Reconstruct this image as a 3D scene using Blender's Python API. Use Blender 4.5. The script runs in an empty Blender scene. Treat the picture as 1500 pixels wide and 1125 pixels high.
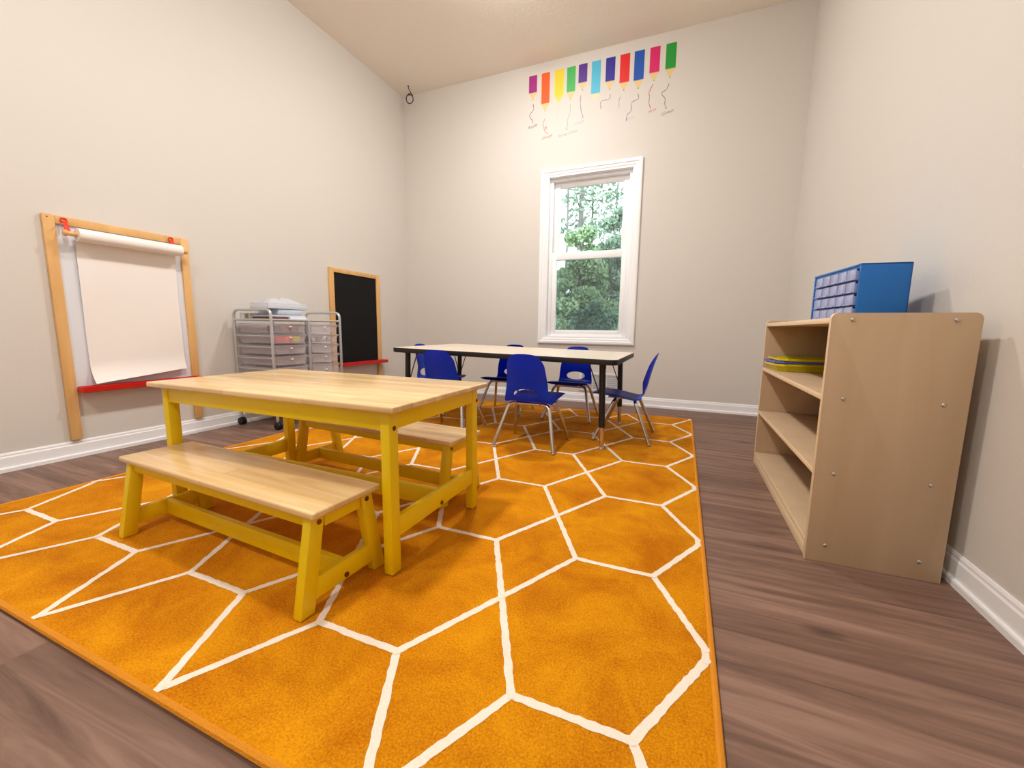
import bpy, bmesh, math, random
from mathutils import Vector, Matrix
random.seed(7)
PI = math.pi
SC = bpy.context.scene
COL = SC.collection

# ------------------------------------------------------------------ materials
def s2l(c):
    return tuple(((v/255)/12.92 if v/255 <= .04045 else (((v/255)+.055)/1.055)**2.4) for v in c)

def mat(name, rgb, rough=.5, metal=0., spec=.5, bump=0., bscale=200., var=0., vscale=8., coat=0., sheen=0., bstretch=(1, 1, 1)):
    m = bpy.data.materials.new(name); m.use_nodes = True
    nt = m.node_tree; b = nt.nodes['Principled BSDF']
    col = s2l(rgb) + (1,)
    b.inputs['Base Color'].default_value = col
    b.inputs['Roughness'].default_value = rough
    b.inputs['Metallic'].default_value = metal
    b.inputs['Specular IOR Level'].default_value = spec
    b.inputs['Coat Weight'].default_value = coat
    b.inputs['Coat Roughness'].default_value = .12
    b.inputs['Sheen Weight'].default_value = sheen
    tc = nt.nodes.new('ShaderNodeTexCoord')
    if var:
        n = nt.nodes.new('ShaderNodeTexNoise'); n.inputs['Scale'].default_value = vscale; n.inputs['Detail'].default_value = 4
        nt.links.new(tc.outputs['Object'], n.inputs['Vector'])
        mr = nt.nodes.new('ShaderNodeMapRange'); mr.inputs[3].default_value = 1-var; mr.inputs[4].default_value = 1+var
        mr.inputs[1].default_value = .3; mr.inputs[2].default_value = .7
        nt.links.new(n.outputs['Fac'], mr.inputs[0])
        mx = nt.nodes.new('ShaderNodeVectorMath'); mx.operation = 'SCALE'
        mx.inputs[0].default_value = col[:3]
        nt.links.new(mr.outputs[0], mx.inputs['Scale'])
        nt.links.new(mx.outputs[0], b.inputs['Base Color'])
    if bump:
        mp = nt.nodes.new('ShaderNodeMapping'); mp.inputs['Scale'].default_value = bstretch
        nt.links.new(tc.outputs['Object'], mp.inputs['Vector'])
        n2 = nt.nodes.new('ShaderNodeTexNoise'); n2.inputs['Scale'].default_value = bscale; n2.inputs['Detail'].default_value = 3
        nt.links.new(mp.outputs[0], n2.inputs['Vector'])
        bp = nt.nodes.new('ShaderNodeBump'); bp.inputs['Strength'].default_value = bump; bp.inputs['Distance'].default_value = .01
        nt.links.new(n2.outputs['Fac'], bp.inputs['Height'])
        nt.links.new(bp.outputs[0], b.inputs['Normal'])
    return m

def wood(name, ca, cb, rough=.3, scale=(2, 30, 30), strip=None, coat=0., contrast=1., spec=.5):
    """wood with grain along object X; strip=(length, width) adds glued lamellas"""
    m = bpy.data.materials.new(name); m.use_nodes = True
    nt = m.node_tree; N = nt.nodes; L = nt.links; b = N['Principled BSDF']
    tc = N.new('ShaderNodeTexCoord')
    mp = N.new('ShaderNodeMapping'); mp.inputs['Scale'].default_value = scale
    L.new(tc.outputs['Object'], mp.inputs['Vector'])
    n = N.new('ShaderNodeTexNoise'); n.inputs['Scale'].default_value = 1.; n.inputs['Detail'].default_value = 6; n.inputs['Distortion'].default_value = .6
    L.new(mp.outputs[0], n.inputs['Vector'])
    r = N.new('ShaderNodeValToRGB')
    r.color_ramp.elements[0].position = .5-.22*contrast; r.color_ramp.elements[0].color = s2l(cb)+(1,)
    r.color_ramp.elements[1].position = .5+.22*contrast; r.color_ramp.elements[1].color = s2l(ca)+(1,)
    L.new(n.outputs['Fac'], r.inputs['Fac'])
    out = r.outputs['Color']
    if strip:
        br = N.new('ShaderNodeTexBrick'); br.offset = .37; br.offset_frequency = 2
        br.inputs['Color1'].default_value = (.72, .70, .66, 1); br.inputs['Color2'].default_value = (1.12, 1.12, 1.12, 1)
        br.inputs['Mortar'].default_value = (.8, .78, .74, 1)
        br.inputs['Scale'].default_value = 1.; br.inputs['Mortar Size'].default_value = .0007; br.inputs['Bias'].default_value = .25
        br.inputs['Brick Width'].default_value = strip[0]; br.inputs['Row Height'].default_value = strip[1]
        L.new(tc.outputs['Object'], br.inputs['Vector'])
        mx = N.new('ShaderNodeMix'); mx.data_type = 'RGBA'; mx.blend_type = 'MULTIPLY'; mx.inputs[0].default_value = .62
        L.new(out, mx.inputs[6]); L.new(br.outputs['Color'], mx.inputs[7]); out = mx.outputs[2]
    L.new(out, b.inputs['Base Color'])
    b.inputs['Roughness'].default_value = rough; b.inputs['Coat Weight'].default_value = coat; b.inputs['Coat Roughness'].default_value = .1
    b.inputs['Specular IOR Level'].default_value = spec
    return m

def clear(name, tint, alpha_like=.5, rough=.25, gloss=.1):
    """frosted see-through plastic: a mix of transparency, diffuse plastic and a gloss"""
    m = bpy.data.materials.new(name); m.use_nodes = True
    nt = m.node_tree; N = nt.nodes; L = nt.links
    N.remove(N['Principled BSDF'])
    tr = N.new('ShaderNodeBsdfTransparent'); tr.inputs[0].default_value = (.96, .97, .98, 1)
    df = N.new('ShaderNodeBsdfPrincipled'); df.inputs['Base Color'].default_value = s2l(tint)+(1,); df.inputs['Roughness'].default_value = rough
    mx = N.new('ShaderNodeMixShader'); mx.inputs[0].default_value = 1-alpha_like
    L.new(tr.outputs[0], mx.inputs[1]); L.new(df.outputs[0], mx.inputs[2])
    L.new(mx.outputs[0], N['Material Output'].inputs['Surface'])
    return m

def glass_mat(name, tint=(245, 250, 250), gloss=.06):
    m = bpy.data.materials.new(name); m.use_nodes = True
    nt = m.node_tree; N = nt.nodes; L = nt.links
    N.remove(N['Principled BSDF'])
    tr = N.new('ShaderNodeBsdfTransparent'); tr.inputs[0].default_value = s2l(tint)+(1,)
    gl = N.new('ShaderNodeBsdfGlossy'); gl.inputs['Roughness'].default_value = .02
    fr = N.new('ShaderNodeFresnel'); fr.inputs['IOR'].default_value = 1.45
    mx = N.new('ShaderNodeMixShader')
    L.new(fr.outputs[0], mx.inputs[0]); L.new(tr.outputs[0], mx.inputs[1]); L.new(gl.outputs[0], mx.inputs[2])
    L.new(mx.outputs[0], N['Material Output'].inputs['Surface'])
    return m

def emit(name, rgb, s):
    m = bpy.data.materials.new(name); m.use_nodes = True
    b = m.node_tree.nodes['Principled BSDF']
    b.inputs['Base Color'].default_value = (.8, .8, .8, 1)
    b.inputs['Emission Color'].default_value = s2l(rgb)+(1,); b.inputs['Emission Strength'].default_value = s
    return m

M = {}
M['wall'] = mat('wall_paint', (214, 210, 204), rough=.6, spec=.2, bump=.05, bscale=120)
M['ceil'] = mat('ceiling_paint', (240, 233, 223), rough=.95, spec=.1, bump=.15, bscale=60)
M['trim'] = mat('white_trim_paint', (244, 246, 249), rough=.35, spec=.5)
M['vinyl'] = mat('white_vinyl', (245, 247, 250), rough=.35)
M['yellow'] = mat('yellow_lacquer', (234, 202, 8), rough=.38, spec=.4, var=.04, vscale=6)
M['top'] = wood('rubberwood_top', (234, 206, 156), (212, 174, 118), rough=.22, scale=(2.2, 26, 26), strip=(.33, .046), spec=.6)
M['bolt'] = mat('bronze_bolt', (120, 78, 40), rough=.35, metal=.8)
M['birch'] = wood('birch_ply', (196, 170, 140), (180, 153, 121), rough=.5, scale=(9, 9, 1.2), contrast=1.4, spec=.3)
M['birch_edge'] = mat('birch_edge', (224, 200, 162), rough=.45)
M['pine'] = wood('pine_frame', (230, 186, 124), (208, 158, 94), rough=.45, scale=(14, 14, 2.), contrast=1.2)
M['red'] = mat('red_plastic', (200, 18, 14), rough=.35)
M['redstrap'] = mat('red_strap', (226, 46, 22), rough=.5)
M['paper'] = mat('white_paper', (240, 236, 232), rough=.8, spec=.2)
M['board'] = mat('white_board_panel', (222, 226, 234), rough=.4)
M['slate'] = mat('chalkboard_black', (22, 22, 23), rough=.75, spec=.2, var=.25, vscale=60)
M['blue'] = mat('blue_chair_plastic', (4, 62, 206), rough=.34, spec=.5, bump=.04, bscale=500)
M['chrome'] = mat('chrome_tube', (205, 200, 196), rough=.16, metal=1.)
M['glide'] = mat('steel_glide', (190, 186, 180), rough=.3, metal=.9)
M['black'] = mat('black_powdercoat', (16, 16, 18), rough=.4)
M['blackband'] = mat('black_edge_band', (20, 20, 22), rough=.5)
M['lam'] = mat('grey_nebula_laminate', (222, 208, 190), rough=.3, var=.03, vscale=90)
M['steel'] = mat('grey_steel_tube', (204, 206, 210), rough=.28, metal=.75)
M['rubber'] = mat('black_rubber', (14, 14, 15), rough=.6)
M['frost'] = clear('frosted_drawer', (228, 222, 228), .74, rough=.3)
M['clearbag'] = clear('clear_plastic', (232, 236, 240), .6, rough=.1)
M['cab'] = mat('blue_cabinet_plastic', (6, 104, 188), rough=.45, bump=.05, bscale=300)
M['cabdrawer'] = clear('clear_lilac_drawer', (176, 184, 226), .35, rough=.2)
M['traY'] = mat('yellow_tray_plastic', (206, 192, 14), rough=.4)
M['traB'] = mat('violet_blue_tray_plastic', (88, 92, 200), rough=.4)
M['pane'] = glass_mat('window_glass')
M['ventm'] = mat('vent_white', (226, 226, 228), rough=.5)
M['ventdark'] = mat('vent_dark', (60, 60, 62), rough=.8)
M['cord'] = mat('dark_cable', (52, 46, 62), rough=.5)
M['lens'] = emit('lamp_diffuser', (255, 251, 246), 105)

# floor: planks along X
def floor_mat():
    m = bpy.data.materials.new('vinyl_plank_floor'); m.use_nodes = True
    nt = m.node_tree; N = nt.nodes; L = nt.links; b = N['Principled BSDF']
    tc = N.new('ShaderNodeTexCoord')
    br = N.new('ShaderNodeTexBrick'); br.offset = .41; br.inputs['Scale'].default_value = 1
    br.inputs['Brick Width'].default_value = 1.22; br.inputs['Row Height'].default_value = .178
    br.inputs['Mortar Size'].default_value = .0012; br.inputs['Bias'].default_value = 0.
    br.inputs['Color1'].default_value = (.30, .30, .30, 1); br.inputs['Color2'].default_value = (.75, .75, .75, 1); br.inputs['Mortar'].default_value = (0, 0, 0, 1)
    L.new(tc.outputs['Object'], br.inputs['Vector'])
    # grain, offset per plank so that the figure breaks at the joints
    mp = N.new('ShaderNodeMapping'); mp.inputs['Scale'].default_value = (1.6, 24, 1)
    L.new(tc.outputs['Object'], mp.inputs['Vector'])
    ad = N.new('ShaderNodeVectorMath'); ad.operation = 'MULTIPLY_ADD'
    ad.inputs[1].default_value = (7, 7, 7)
    L.new(br.outputs['Color'], ad.inputs[0]); L.new(mp.outputs[0], ad.inputs[2])
    n = N.new('ShaderNodeTexNoise'); n.inputs['Scale'].default_value = 1.; n.inputs['Detail'].default_value = 7; n.inputs['Roughness'].default_value = .62; n.inputs['Distortion'].default_value = .9
    L.new(ad.outputs[0], n.inputs['Vector'])
    r = N.new('ShaderNodeValToRGB'); e = r.color_ramp.elements
    e[0].position = .28; e[0].color = s2l((88, 66, 56))+(1,)
    e[1].position = .72; e[1].color = s2l((148, 119, 104))+(1,)
    x = e.new(.5); x.color = s2l((121, 93, 80))+(1,)
    L.new(n.outputs['Fac'], r.inputs['Fac'])
    # knots
    mk = N.new('ShaderNodeMapping'); mk.inputs['Scale'].default_value = (2.2, 5.5, 1); L.new(tc.outputs['Object'], mk.inputs['Vector'])
    v = N.new('ShaderNodeTexVoronoi'); v.inputs['Scale'].default_value = 1.; L.new(mk.outputs[0], v.inputs['Vector'])
    kr = N.new('ShaderNodeMapRange'); kr.inputs[1].default_value = .03; kr.inputs[2].default_value = .13; kr.inputs[3].default_value = .45; kr.inputs[4].default_value = 1.
    L.new(v.outputs['Distance'], kr.inputs[0])
    mrp = N.new('ShaderNodeMapRange'); mrp.inputs[3].default_value = .8; mrp.inputs[4].default_value = 1.2
    L.new(br.outputs['Color'], mrp.inputs[0])
    ml = N.new('ShaderNodeMath'); ml.operation = 'MULTIPLY'; L.new(kr.outputs[0], ml.inputs[0]); L.new(mrp.outputs[0], ml.inputs[1])
    sc = N.new('ShaderNodeVectorMath'); sc.operation = 'SCALE'; L.new(r.outputs['Color'], sc.inputs[0]); L.new(ml.outputs[0], sc.inputs['Scale'])
    L.new(sc.outputs[0], b.inputs['Base Color'])
    b.inputs['Roughness'].default_value = .5; b.inputs['Specular IOR Level'].default_value = .3
    bp = N.new('ShaderNodeBump'); bp.inputs['Strength'].default_value = .12; bp.inputs['Distance'].default_value = .003
    L.new(n.outputs['Fac'], bp.inputs['Height']); L.new(bp.outputs[0], b.inputs['Normal'])
    return m
M['floor'] = floor_mat()

def rug_mat(name, a, bcol, amt):
    m = bpy.data.materials.new(name); m.use_nodes = True
    nt = m.node_tree; N = nt.nodes; L = nt.links; b = N['Principled BSDF']
    tc = N.new('ShaderNodeTexCoord')
    big = N.new('ShaderNodeTexNoise'); big.inputs['Scale'].default_value = 4.5; big.inputs['Detail'].default_value = 5; big.inputs['Roughness'].default_value = .65; big.inputs['Distortion'].default_value = .5
    fine = N.new('ShaderNodeTexNoise'); fine.inputs['Scale'].default_value = 240; fine.inputs['Detail'].default_value = 3
    L.new(tc.outputs['Object'], big.inputs['Vector']); L.new(tc.outputs['Object'], fine.inputs['Vector'])
    mx0 = N.new('ShaderNodeMix'); mx0.inputs[0].default_value = .42
    L.new(big.outputs['Fac'], mx0.inputs[2]); L.new(fine.outputs['Fac'], mx0.inputs[3])
    r = N.new('ShaderNodeValToRGB'); e = r.color_ramp.elements
    e[0].position = .5-amt; e[0].color = s2l(bcol)+(1,); e[1].position = .5+amt; e[1].color = s2l(a)+(1,)
    L.new(mx0.outputs[0], r.inputs['Fac']); L.new(r.outputs['Color'], b.inputs['Base Color'])
    b.inputs['Roughness'].default_value = .95; b.inputs['Specular IOR Level'].default_value = .1
    b.inputs['Sheen Weight'].default_value = .15; b.inputs['Sheen Roughness'].default_value = .4
    b.inputs['Sheen Tint'].default_value = s2l(a)+(1,)
    bp = N.new('ShaderNodeBump'); bp.inputs['Strength'].default_value = .7; bp.inputs['Distance'].default_value = .004
    L.new(fine.outputs['Fac'], bp.inputs['Height']); L.new(bp.outputs[0], b.inputs['Normal'])
    return m
M['rug'] = rug_mat('orange_pile', (222, 150, 15), (180, 102, 6), .11)
M['rugline'] = rug_mat('cream_pile', (246, 236, 222), (226, 212, 196), .2)
M['bind'] = mat('orange_binding', (218, 140, 18), rough=.9, bump=.5, bscale=400)

def leaf_mat(name, c1, c2):
    m = mat(name, c1, rough=.7, spec=.2)
    nt = m.node_tree; N = nt.nodes; L = nt.links; b = N['Principled BSDF']
    tc = N.new('ShaderNodeTexCoord'); n = N.new('ShaderNodeTexNoise'); n.inputs['Scale'].default_value = 2.; n.inputs['Detail'].default_value = 5
    L.new(tc.outputs['Object'], n.inputs['Vector'])
    r = N.new('ShaderNodeValToRGB'); r.color_ramp.elements[0].position = .35; r.color_ramp.elements[1].position = .65
    r.color_ramp.elements[0].color = s2l(c2)+(1,); r.color_ramp.elements[1].color = s2l(c1)+(1,)
    L.new(n.outputs['Fac'], r.inputs['Fac']); L.new(r.outputs['Color'], b.inputs['Base Color'])
    b.inputs['Transmission Weight'].default_value = 0.
    return m

# ------------------------------------------------------------------ mesh helpers
def obj(name, bm, m=None, parent=None, smooth=True, mats=None, loc=None):
    me = bpy.data.meshes.new(name)
    bmesh.ops.recalc_face_normals(bm, faces=bm.faces[:]) if smooth != 'raw' else None
    bm.to_mesh(me); bm.free()
    for mm in (mats or [m]): me.materials.append(mm)
    if smooth:
        me.polygons.foreach_set('use_smooth', [True]*len(me.polygons))
        me.set_sharp_from_angle(angle=math.radians(38))
    o = bpy.data.objects.new(name, me); COL.objects.link(o)
    if parent: o.parent = parent
    if loc: o.location = loc
    return o

def tag(o, label=None, cat=None, group=None, kind=None):
    if label: o['label'] = label
    if cat: o['category'] = cat
    if group: o['group'] = group
    if kind: o['kind'] = kind
    return o

def thing(name, label, cat, loc=(0, 0, 0), rz=0., group=None):
    o = bpy.data.objects.new(name, None); COL.objects.link(o)
    o.empty_display_size = .05; o.location = loc; o.rotation_euler = (0, 0, rz)
    return tag(o, label, cat, group)

def struct(name, bm, m, parent=None, smooth=True, mats=None):
    o = obj(name, bm, m, parent, smooth, mats)
    if not parent: o['kind'] = 'structure'
    return o

def dup(root, loc, rz, label, group=None):
    r = root.copy(); COL.objects.link(r); r.location = loc; r.rotation_euler = (0, 0, rz); r['label'] = label
    if group: r['group'] = group
    for ch in list(root.children):
        c = ch.copy(); COL.objects.link(c); c.parent = r
        for g in list(ch.children):
            d = g.copy(); COL.objects.link(d); d.parent = c
    return r

def nb(): return bmesh.new()

def merge(bm, t):
    me = bpy.data.meshes.new('tmp'); t.to_mesh(me); t.free(); bm.from_mesh(me); bpy.data.meshes.remove(me)

def box(bm, x0, x1, y0, y1, z0, z1, bev=0., seg=2, mi=0, rot=None, piv=None):
    t = bmesh.new()
    bmesh.ops.create_cube(t, size=1)
    c = Vector(((x0+x1)/2, (y0+y1)/2, (z0+z1)/2))
    bmesh.ops.scale(t, vec=(abs(x1-x0), abs(y1-y0), abs(z1-z0)), verts=t.verts)
    if bev: bmesh.ops.bevel(t, geom=t.edges[:], offset=bev, segments=seg, affect='EDGES', profile=.5)
    bmesh.ops.translate(t, vec=c, verts=t.verts)
    if rot is not None:
        p = Vector(piv) if piv else c
        bmesh.ops.rotate(t, cent=p, matrix=rot, verts=t.verts)
    for f in t.faces: f.material_index = mi
    merge(bm, t)
    return bm

def prism(bm, bot, top, bev=0., seg=2):
    """hexahedron from 4 bottom and 4 top points"""
    t = bmesh.new()
    b = [t.verts.new(p) for p in bot]; u = [t.verts.new(p) for p in top]
    n = len(b)
    t.faces.new(b[::-1]); t.faces.new(u)
    for i in range(n): t.faces.new((b[i], b[(i+1) % n], u[(i+1) % n], u[i]))
    if bev: bmesh.ops.bevel(t, geom=t.edges[:], offset=bev, segments=seg, affect='EDGES', profile=.5)
    merge(bm, t); return bm

def extrude_poly(bm, pts, axis, a, b, bev=0.):
    """polygon in a plane, swept along axis 0/1/2 from a to b"""
    def P(p, v):
        q = list(p); q.insert(axis, v); return q
    prism(bm, [P(p, a) for p in pts], [P(p, b) for p in pts], bev)
    return bm

def fillet(pts, r, n=5, closed=False):
    out = []; N = len(pts)
    for i, p in enumerate(pts):
        p = Vector(p)
        if not closed and i in (0, N-1): out.append(p); continue
        a = Vector(pts[i-1]); b = Vector(pts[(i+1) % N])
        d1 = (a-p); d2 = (b-p); rr = min(r, d1.length*.48, d2.length*.48)
        p1 = p+d1.normalized()*rr; p2 = p+d2.normalized()*rr
        for k in range(n+1):
            t = k/n; out.append(p1*(1-t)**2+p*2*t*(1-t)+p2*t*t)
    return out

def tube(bm, pts, r, n=10, closed=False, cap=True, rs=None):
    pts = [Vector(p) for p in pts]; N = len(pts)
    rings = []; prev = None
    for i in range(N):
        if closed: d = pts[(i+1) % N]-pts[i-1]
        elif i == 0: d = pts[1]-pts[0]
        elif i == N-1: d = pts[-1]-pts[-2]
        else: d = pts[i+1]-pts[i-1]
        d.normalize()
        if prev is None:
            up = Vector((0, 0, 1)) if abs(d.z) < .9 else Vector((1, 0, 0))
            u = d.cross(up).normalized()
        else:
            u = (prev-d*prev.dot(d)).normalized()
        prev = u; v = d.cross(u)
        rad = rs[i] if rs else r
        rings.append([bm.verts.new(pts[i]+(u*math.cos(2*PI*k/n)+v*math.sin(2*PI*k/n))*rad) for k in range(n)])
    for i in range(N if closed else N-1):
        a = rings[i]; b = rings[(i+1) % N]
        for k in range(n): bm.faces.new((a[k], a[(k+1) % n], b[(k+1) % n], b[k]))
    if cap and not closed:
        bm.faces.new(rings[0][::-1]); bm.faces.new(rings[-1])
    return bm

def cyl(bm, p, q, r, n=20): return tube(bm, [p, q], r, n)

def ball(bm, c, r, sx=1, sy=1, sz=1, n=12):
    t = bmesh.new(); bmesh.ops.create_uvsphere(t, u_segments=n, v_segments=max(6, n*2//3), radius=r)
    bmesh.ops.scale(t, vec=(sx, sy, sz), verts=t.verts); bmesh.ops.translate(t, vec=c, verts=t.verts)
    merge(bm, t); return bm

# ------------------------------------------------------------------ room
XL, XR, YB, YF, HC = -2.83, .735, 3.79, -1.7, 3.04
WX0, WX1, WZ0, WZ1 = -1.235, -.468, .597, 2.066      # window opening
struct('floor', box(nb(), XL-.12, XR+.12, YF-.12, YB+.14, -.06, 0), M['floor'], smooth=False)
struct('ceiling', box(nb(), XL-.12, XR+.12, YF-.12, YB+.14, HC, HC+.08), M['ceil'], smooth=False)
struct('wall_left', box(nb(), XL-.12, XL, YF-.12, YB+.14, 0, HC), M['wall'], smooth=False)
struct('wall_right', box(nb(), XR, XR+.12, YF-.12, YB+.14, 0, HC), M['wall'], smooth=False)
struct('wall_front', box(nb(), XL, XR, YF-.12, YF, 0, HC), M['wall'], smooth=False)
wb = nb()
for a in ((XL, WX0, 0, HC), (WX1, XR, 0, HC), (WX0, WX1, 0, WZ0), (WX0, WX1, WZ1, HC)):
    box(wb, a[0], a[1], YB, YB+.14, a[2], a[3])
struct('wall_back', wb, M['wall'], smooth=False)

def base_profile(t=.018, h=.086):      # (out from the wall, height)
    return [(0, 0), (t, 0), (t, .016), (t-.002, .020), (t-.008, .021), (t-.008, .066), (t-.011, .072), (t-.011, .079), (t-.014, h), (0, h)]
bp_ = base_profile()
struct('baseboard_left', extrude_poly(nb(), [(XL+x, z) for x, z in bp_], 1, YF, YB), M['trim'], smooth=False)
struct('baseboard_right', extrude_poly(nb(), [(XR-x, z) for x, z in bp_], 1, YF, YB), M['trim'], smooth=False)
struct('baseboard_back', extrude_poly(nb(), [(YB-x, z) for x, z in bp_], 0, XL+.018, XR-.018), M['trim'], smooth=False)

# ---- window
def frame_ring(bm, x0, x1, z0, z1, w, y0, y1, bev=.002, wb=None, wt=None):
    wb = wb or w; wt = wt or w
    box(bm, x0, x0+w, y0, y1, z0, z1, bev); box(bm, x1-w, x1, y0, y1, z0, z1, bev)
    box(bm, x0+w, x1-w, y0, y1, z0, z0+wb, bev); box(bm, x0+w, x1-w, y0, y1, z1-wt, z1, bev)
    return bm
def miter_ring(bm, x0, x1, z0, z1, prof):
    """casing: profile (inset from outer edge, out from the wall) mitred round a rectangle"""
    rings = []
    for ins, out in prof:
        rings.append([bm.verts.new((x, YB-out, z)) for x, z in ((x0+ins, z0+ins), (x1-ins, z0+ins), (x1-ins, z1-ins), (x0+ins, z1-ins))])
    for a, b in zip(rings, rings[1:]):
        for k in range(4): bm.faces.new((a[k], a[(k+1) % 4], b[(k+1) % 4], b[k]))
    return bm
win = tag(bpy.data.objects.new('window_1', None), kind='structure'); COL.objects.link(win)
obj('casing', miter_ring(nb(), -1.303, -.402, .545, 2.124, [(0, 0), (0, .018), (.010, .022), (.026, .022), (.032, .016), (.048, .015), (.055, .010), (.070, .009), (.070, 0)]), M['trim'], win, smooth=False)
j = nb()
frame_ring(j, WX0, WX1, WZ0, WZ1, .012, YB-.004, YB+.14, .001)
obj('jamb', j, M['trim'], win)
obj('outer_frame', frame_ring(nb(), WX0+.012, WX1-.012, WZ0+.012, WZ1-.012, .03, YB+.035, YB+.125, .003, wb=.03, wt=.026), M['vinyl'], win)
lo = obj('lower_sash', frame_ring(nb(), WX0+.042, WX1-.042, WZ0+.042, 1.392, .042, YB+.042, YB+.074, .005, wb=.036, wt=.066), M['vinyl'], win)
obj('pane', box(nb(), WX0+.08, WX1-.08, YB+.056, YB+.060, .66, 1.335), M['pane'], lo, smooth=False)
up = obj('upper_sash', frame_ring(nb(), WX0+.042, WX1-.042, 1.33, WZ1-.038, .055, YB+.080, YB+.112, .005, wb=.05, wt=.05), M['vinyl'], win)
obj('pane', box(nb(), WX0+.09, WX1-.09, YB+.094, YB+.098, 1.37, 2.0), M['pane'], up, smooth=False)
obj('sash_lock', box(nb(), -.87, -.82, YB+.05, YB+.085, 1.392, 1.402, .003), M['vinyl'], lo)
scm = clear('insect_screen', (96, 106, 102), .66, rough=.9)
obj('insect_screen', box(nb(), WX0+.05, WX1-.05, YB+.119, YB+.120, WZ0+.04, 1.36), scm, win, smooth=False)

# ---- ceiling lamps
LAMPS = [(-1.2, 2.62), (-1.1, .95), (-1.1, -.7)]
for i, (x, y) in enumerate(LAMPS):
    ob = obj('ceiling_light', tube(nb(), [(x, y, HC-.022), (x, y, HC-.001)], .13, 32), M['trim']); ob['kind'] = 'structure'
    dm = nb(); ball(dm, (x, y, HC-.022), .115, 1, 1, .3, 28)
    bmesh.ops.delete(dm, geom=[v for v in dm.verts if v.co.z > HC-.0215], context='VERTS')
    obj('diffuser', dm, M['lens'], ob)

# ------------------------------------------------------------------ rug
RX0, RX1, RY0, RY1, RT = -2.288, .100, .360, 3.345, .012
rb = nb(); box(rb, RX0, RX1, RY0, RY1, 0.0005, RT, .004, 2)
segs = []
P0, PX, HW, VY, DY = -.143, .473, .108, .372, .2463
for k in range(0, 13):
    y = VY+k*DY
    for n in range(-5, 2):
        cx = P0+n*PX
        if k % 2 == 1:
            segs.append(((cx-HW, y), (cx+HW, y)))
            for sy in (-1, 1):
                yy = y+sy*DY
                if not (VY-.01 <= yy <= VY+12*DY+.01): continue
                segs.append(((cx+HW, y), (cx+PX/2, yy))); segs.append(((cx-HW, y), (cx-PX/2, yy)))
rnd = random.Random(3); nodes = {}
def clipseg(a, b):
    x0, x1 = RX0+.012, RX1-.015
    (ax, ay), (bx, by) = a, b
    if ax > bx: ax, ay, bx, by = bx, by, ax, ay
    if bx <= x0 or ax >= x1: return None
    if ax < x0: t = (x0-ax)/(bx-ax); ax, ay = x0, ay+t*(by-ay)
    if bx > x1: t = (x1-ax)/(bx-ax); bx, by = x1, ay+t*(by-ay)
    return Vector((ax, ay)), Vector((bx, by))
for k in range(0, 13, 2):
    y = VY+k*DY; segs.append(((RX1-.0152, max(y-.016, VY)), (RX1-.0152, min(y+.016, VY+12*DY))))
for a, b in segs:
    s = clipseg(a, b)
    if not s: continue
    a, b = s; d = b-a; Ln = d.length
    if Ln < .004: continue
    _z = rnd.uniform(0, .0004)
    d.normalize(); nrm = Vector((-d.y, d.x)); m_ = max(2, int(Ln/.012)); w = .0083
    L_, R_ = [], []
    for i in range(m_+1):
        p = a+d*(Ln*i/m_)
        L_.append(rb.verts.new((*(p+nrm*(w+rnd.uniform(-.0014, .0014))), RT+.0006+_z)))
        R_.append(rb.verts.new((*(p-nrm*(w+rnd.uniform(-.0014, .0014))), RT+.0006+_z)))
    for i in range(m_):
        f = rb.faces.new((L_[i], R_[i], R_[i+1], L_[i+1])); f.material_index = 1
    for p in (a, b): nodes[(round(p.x, 3), round(p.y, 3))] = p
for p in nodes.values():
    _z = rnd.uniform(0, .0006)
    vs = [rb.verts.new((p.x+.0092*math.cos(q*PI/6), p.y+.0092*math.sin(q*PI/6), RT+.0012+_z)) for q in range(12)]
    f = rb.faces.new(vs); f.material_index = 1
for f in rb.faces: 
    if f.material_index == 1 and f.normal.z < 0: f.normal_flip()
rug = obj('area_rug', rb, None, None, smooth='raw', mats=[M['rug'], M['rugline']])
tag(rug, 'large orange area rug with cream honeycomb lines on the brown plank floor', 'rug')
e_ = .003
bd = nb(); tube(bd, fillet([(RX0+e_, RY0+e_, .0075), (RX1-e_, RY0+e_, .0075), (RX1-e_, RY1-e_, .0075), (RX0+e_, RY1-e_, .0075)], .02, 4, True), .0075, 8, closed=True)
obj('edge_binding', bd, M['bind'], rug)
RZ = RT+.0005

# ------------------------------------------------------------------ yellow play table
TX0, TX1, TY0, TY1 = -1.650, -.679, .820, 1.310
tb = thing('play_table', 'yellow wooden play table with light wood top standing on the orange rug', 'table', ((TX0+TX1)/2, (TY0+TY1)/2, RZ))
hx, hy = (TX1-TX0)/2, (TY1-TY0)/2
Z = .4675-.012
obj('tabletop', box(nb(), -hx-.040, hx+.031, -hy-.023, hy+.020, Z-.001, Z+.0165, .005, 3), M['top'], tb)
for sx in (-1, 1):
    for sy in (-1, 1):
        x1, y1 = sx*hx, sy*hy; x0, y0 = x1-sx*.030, y1-sy*.037
        lg = obj('leg', box(nb(), min(x0, x1), max(x0, x1), min(y0, y1), max(y0, y1), .003, Z-.001, .004, 2), M['yellow'], tb)
        obj('glide', cyl(nb(), ((x0+x1)/2, (y0+y1)/2, 0), ((x0+x1)/2, (y0+y1)/2, .004), .01, 12), M['rubber'], lg)
for sy in (-1, 1):
    obj('apron', box(nb(), -hx+.030, hx-.030, sy*(hy-.003), sy*(hy-.021), .402, Z-.001, .002), M['yellow'], tb)
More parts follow.
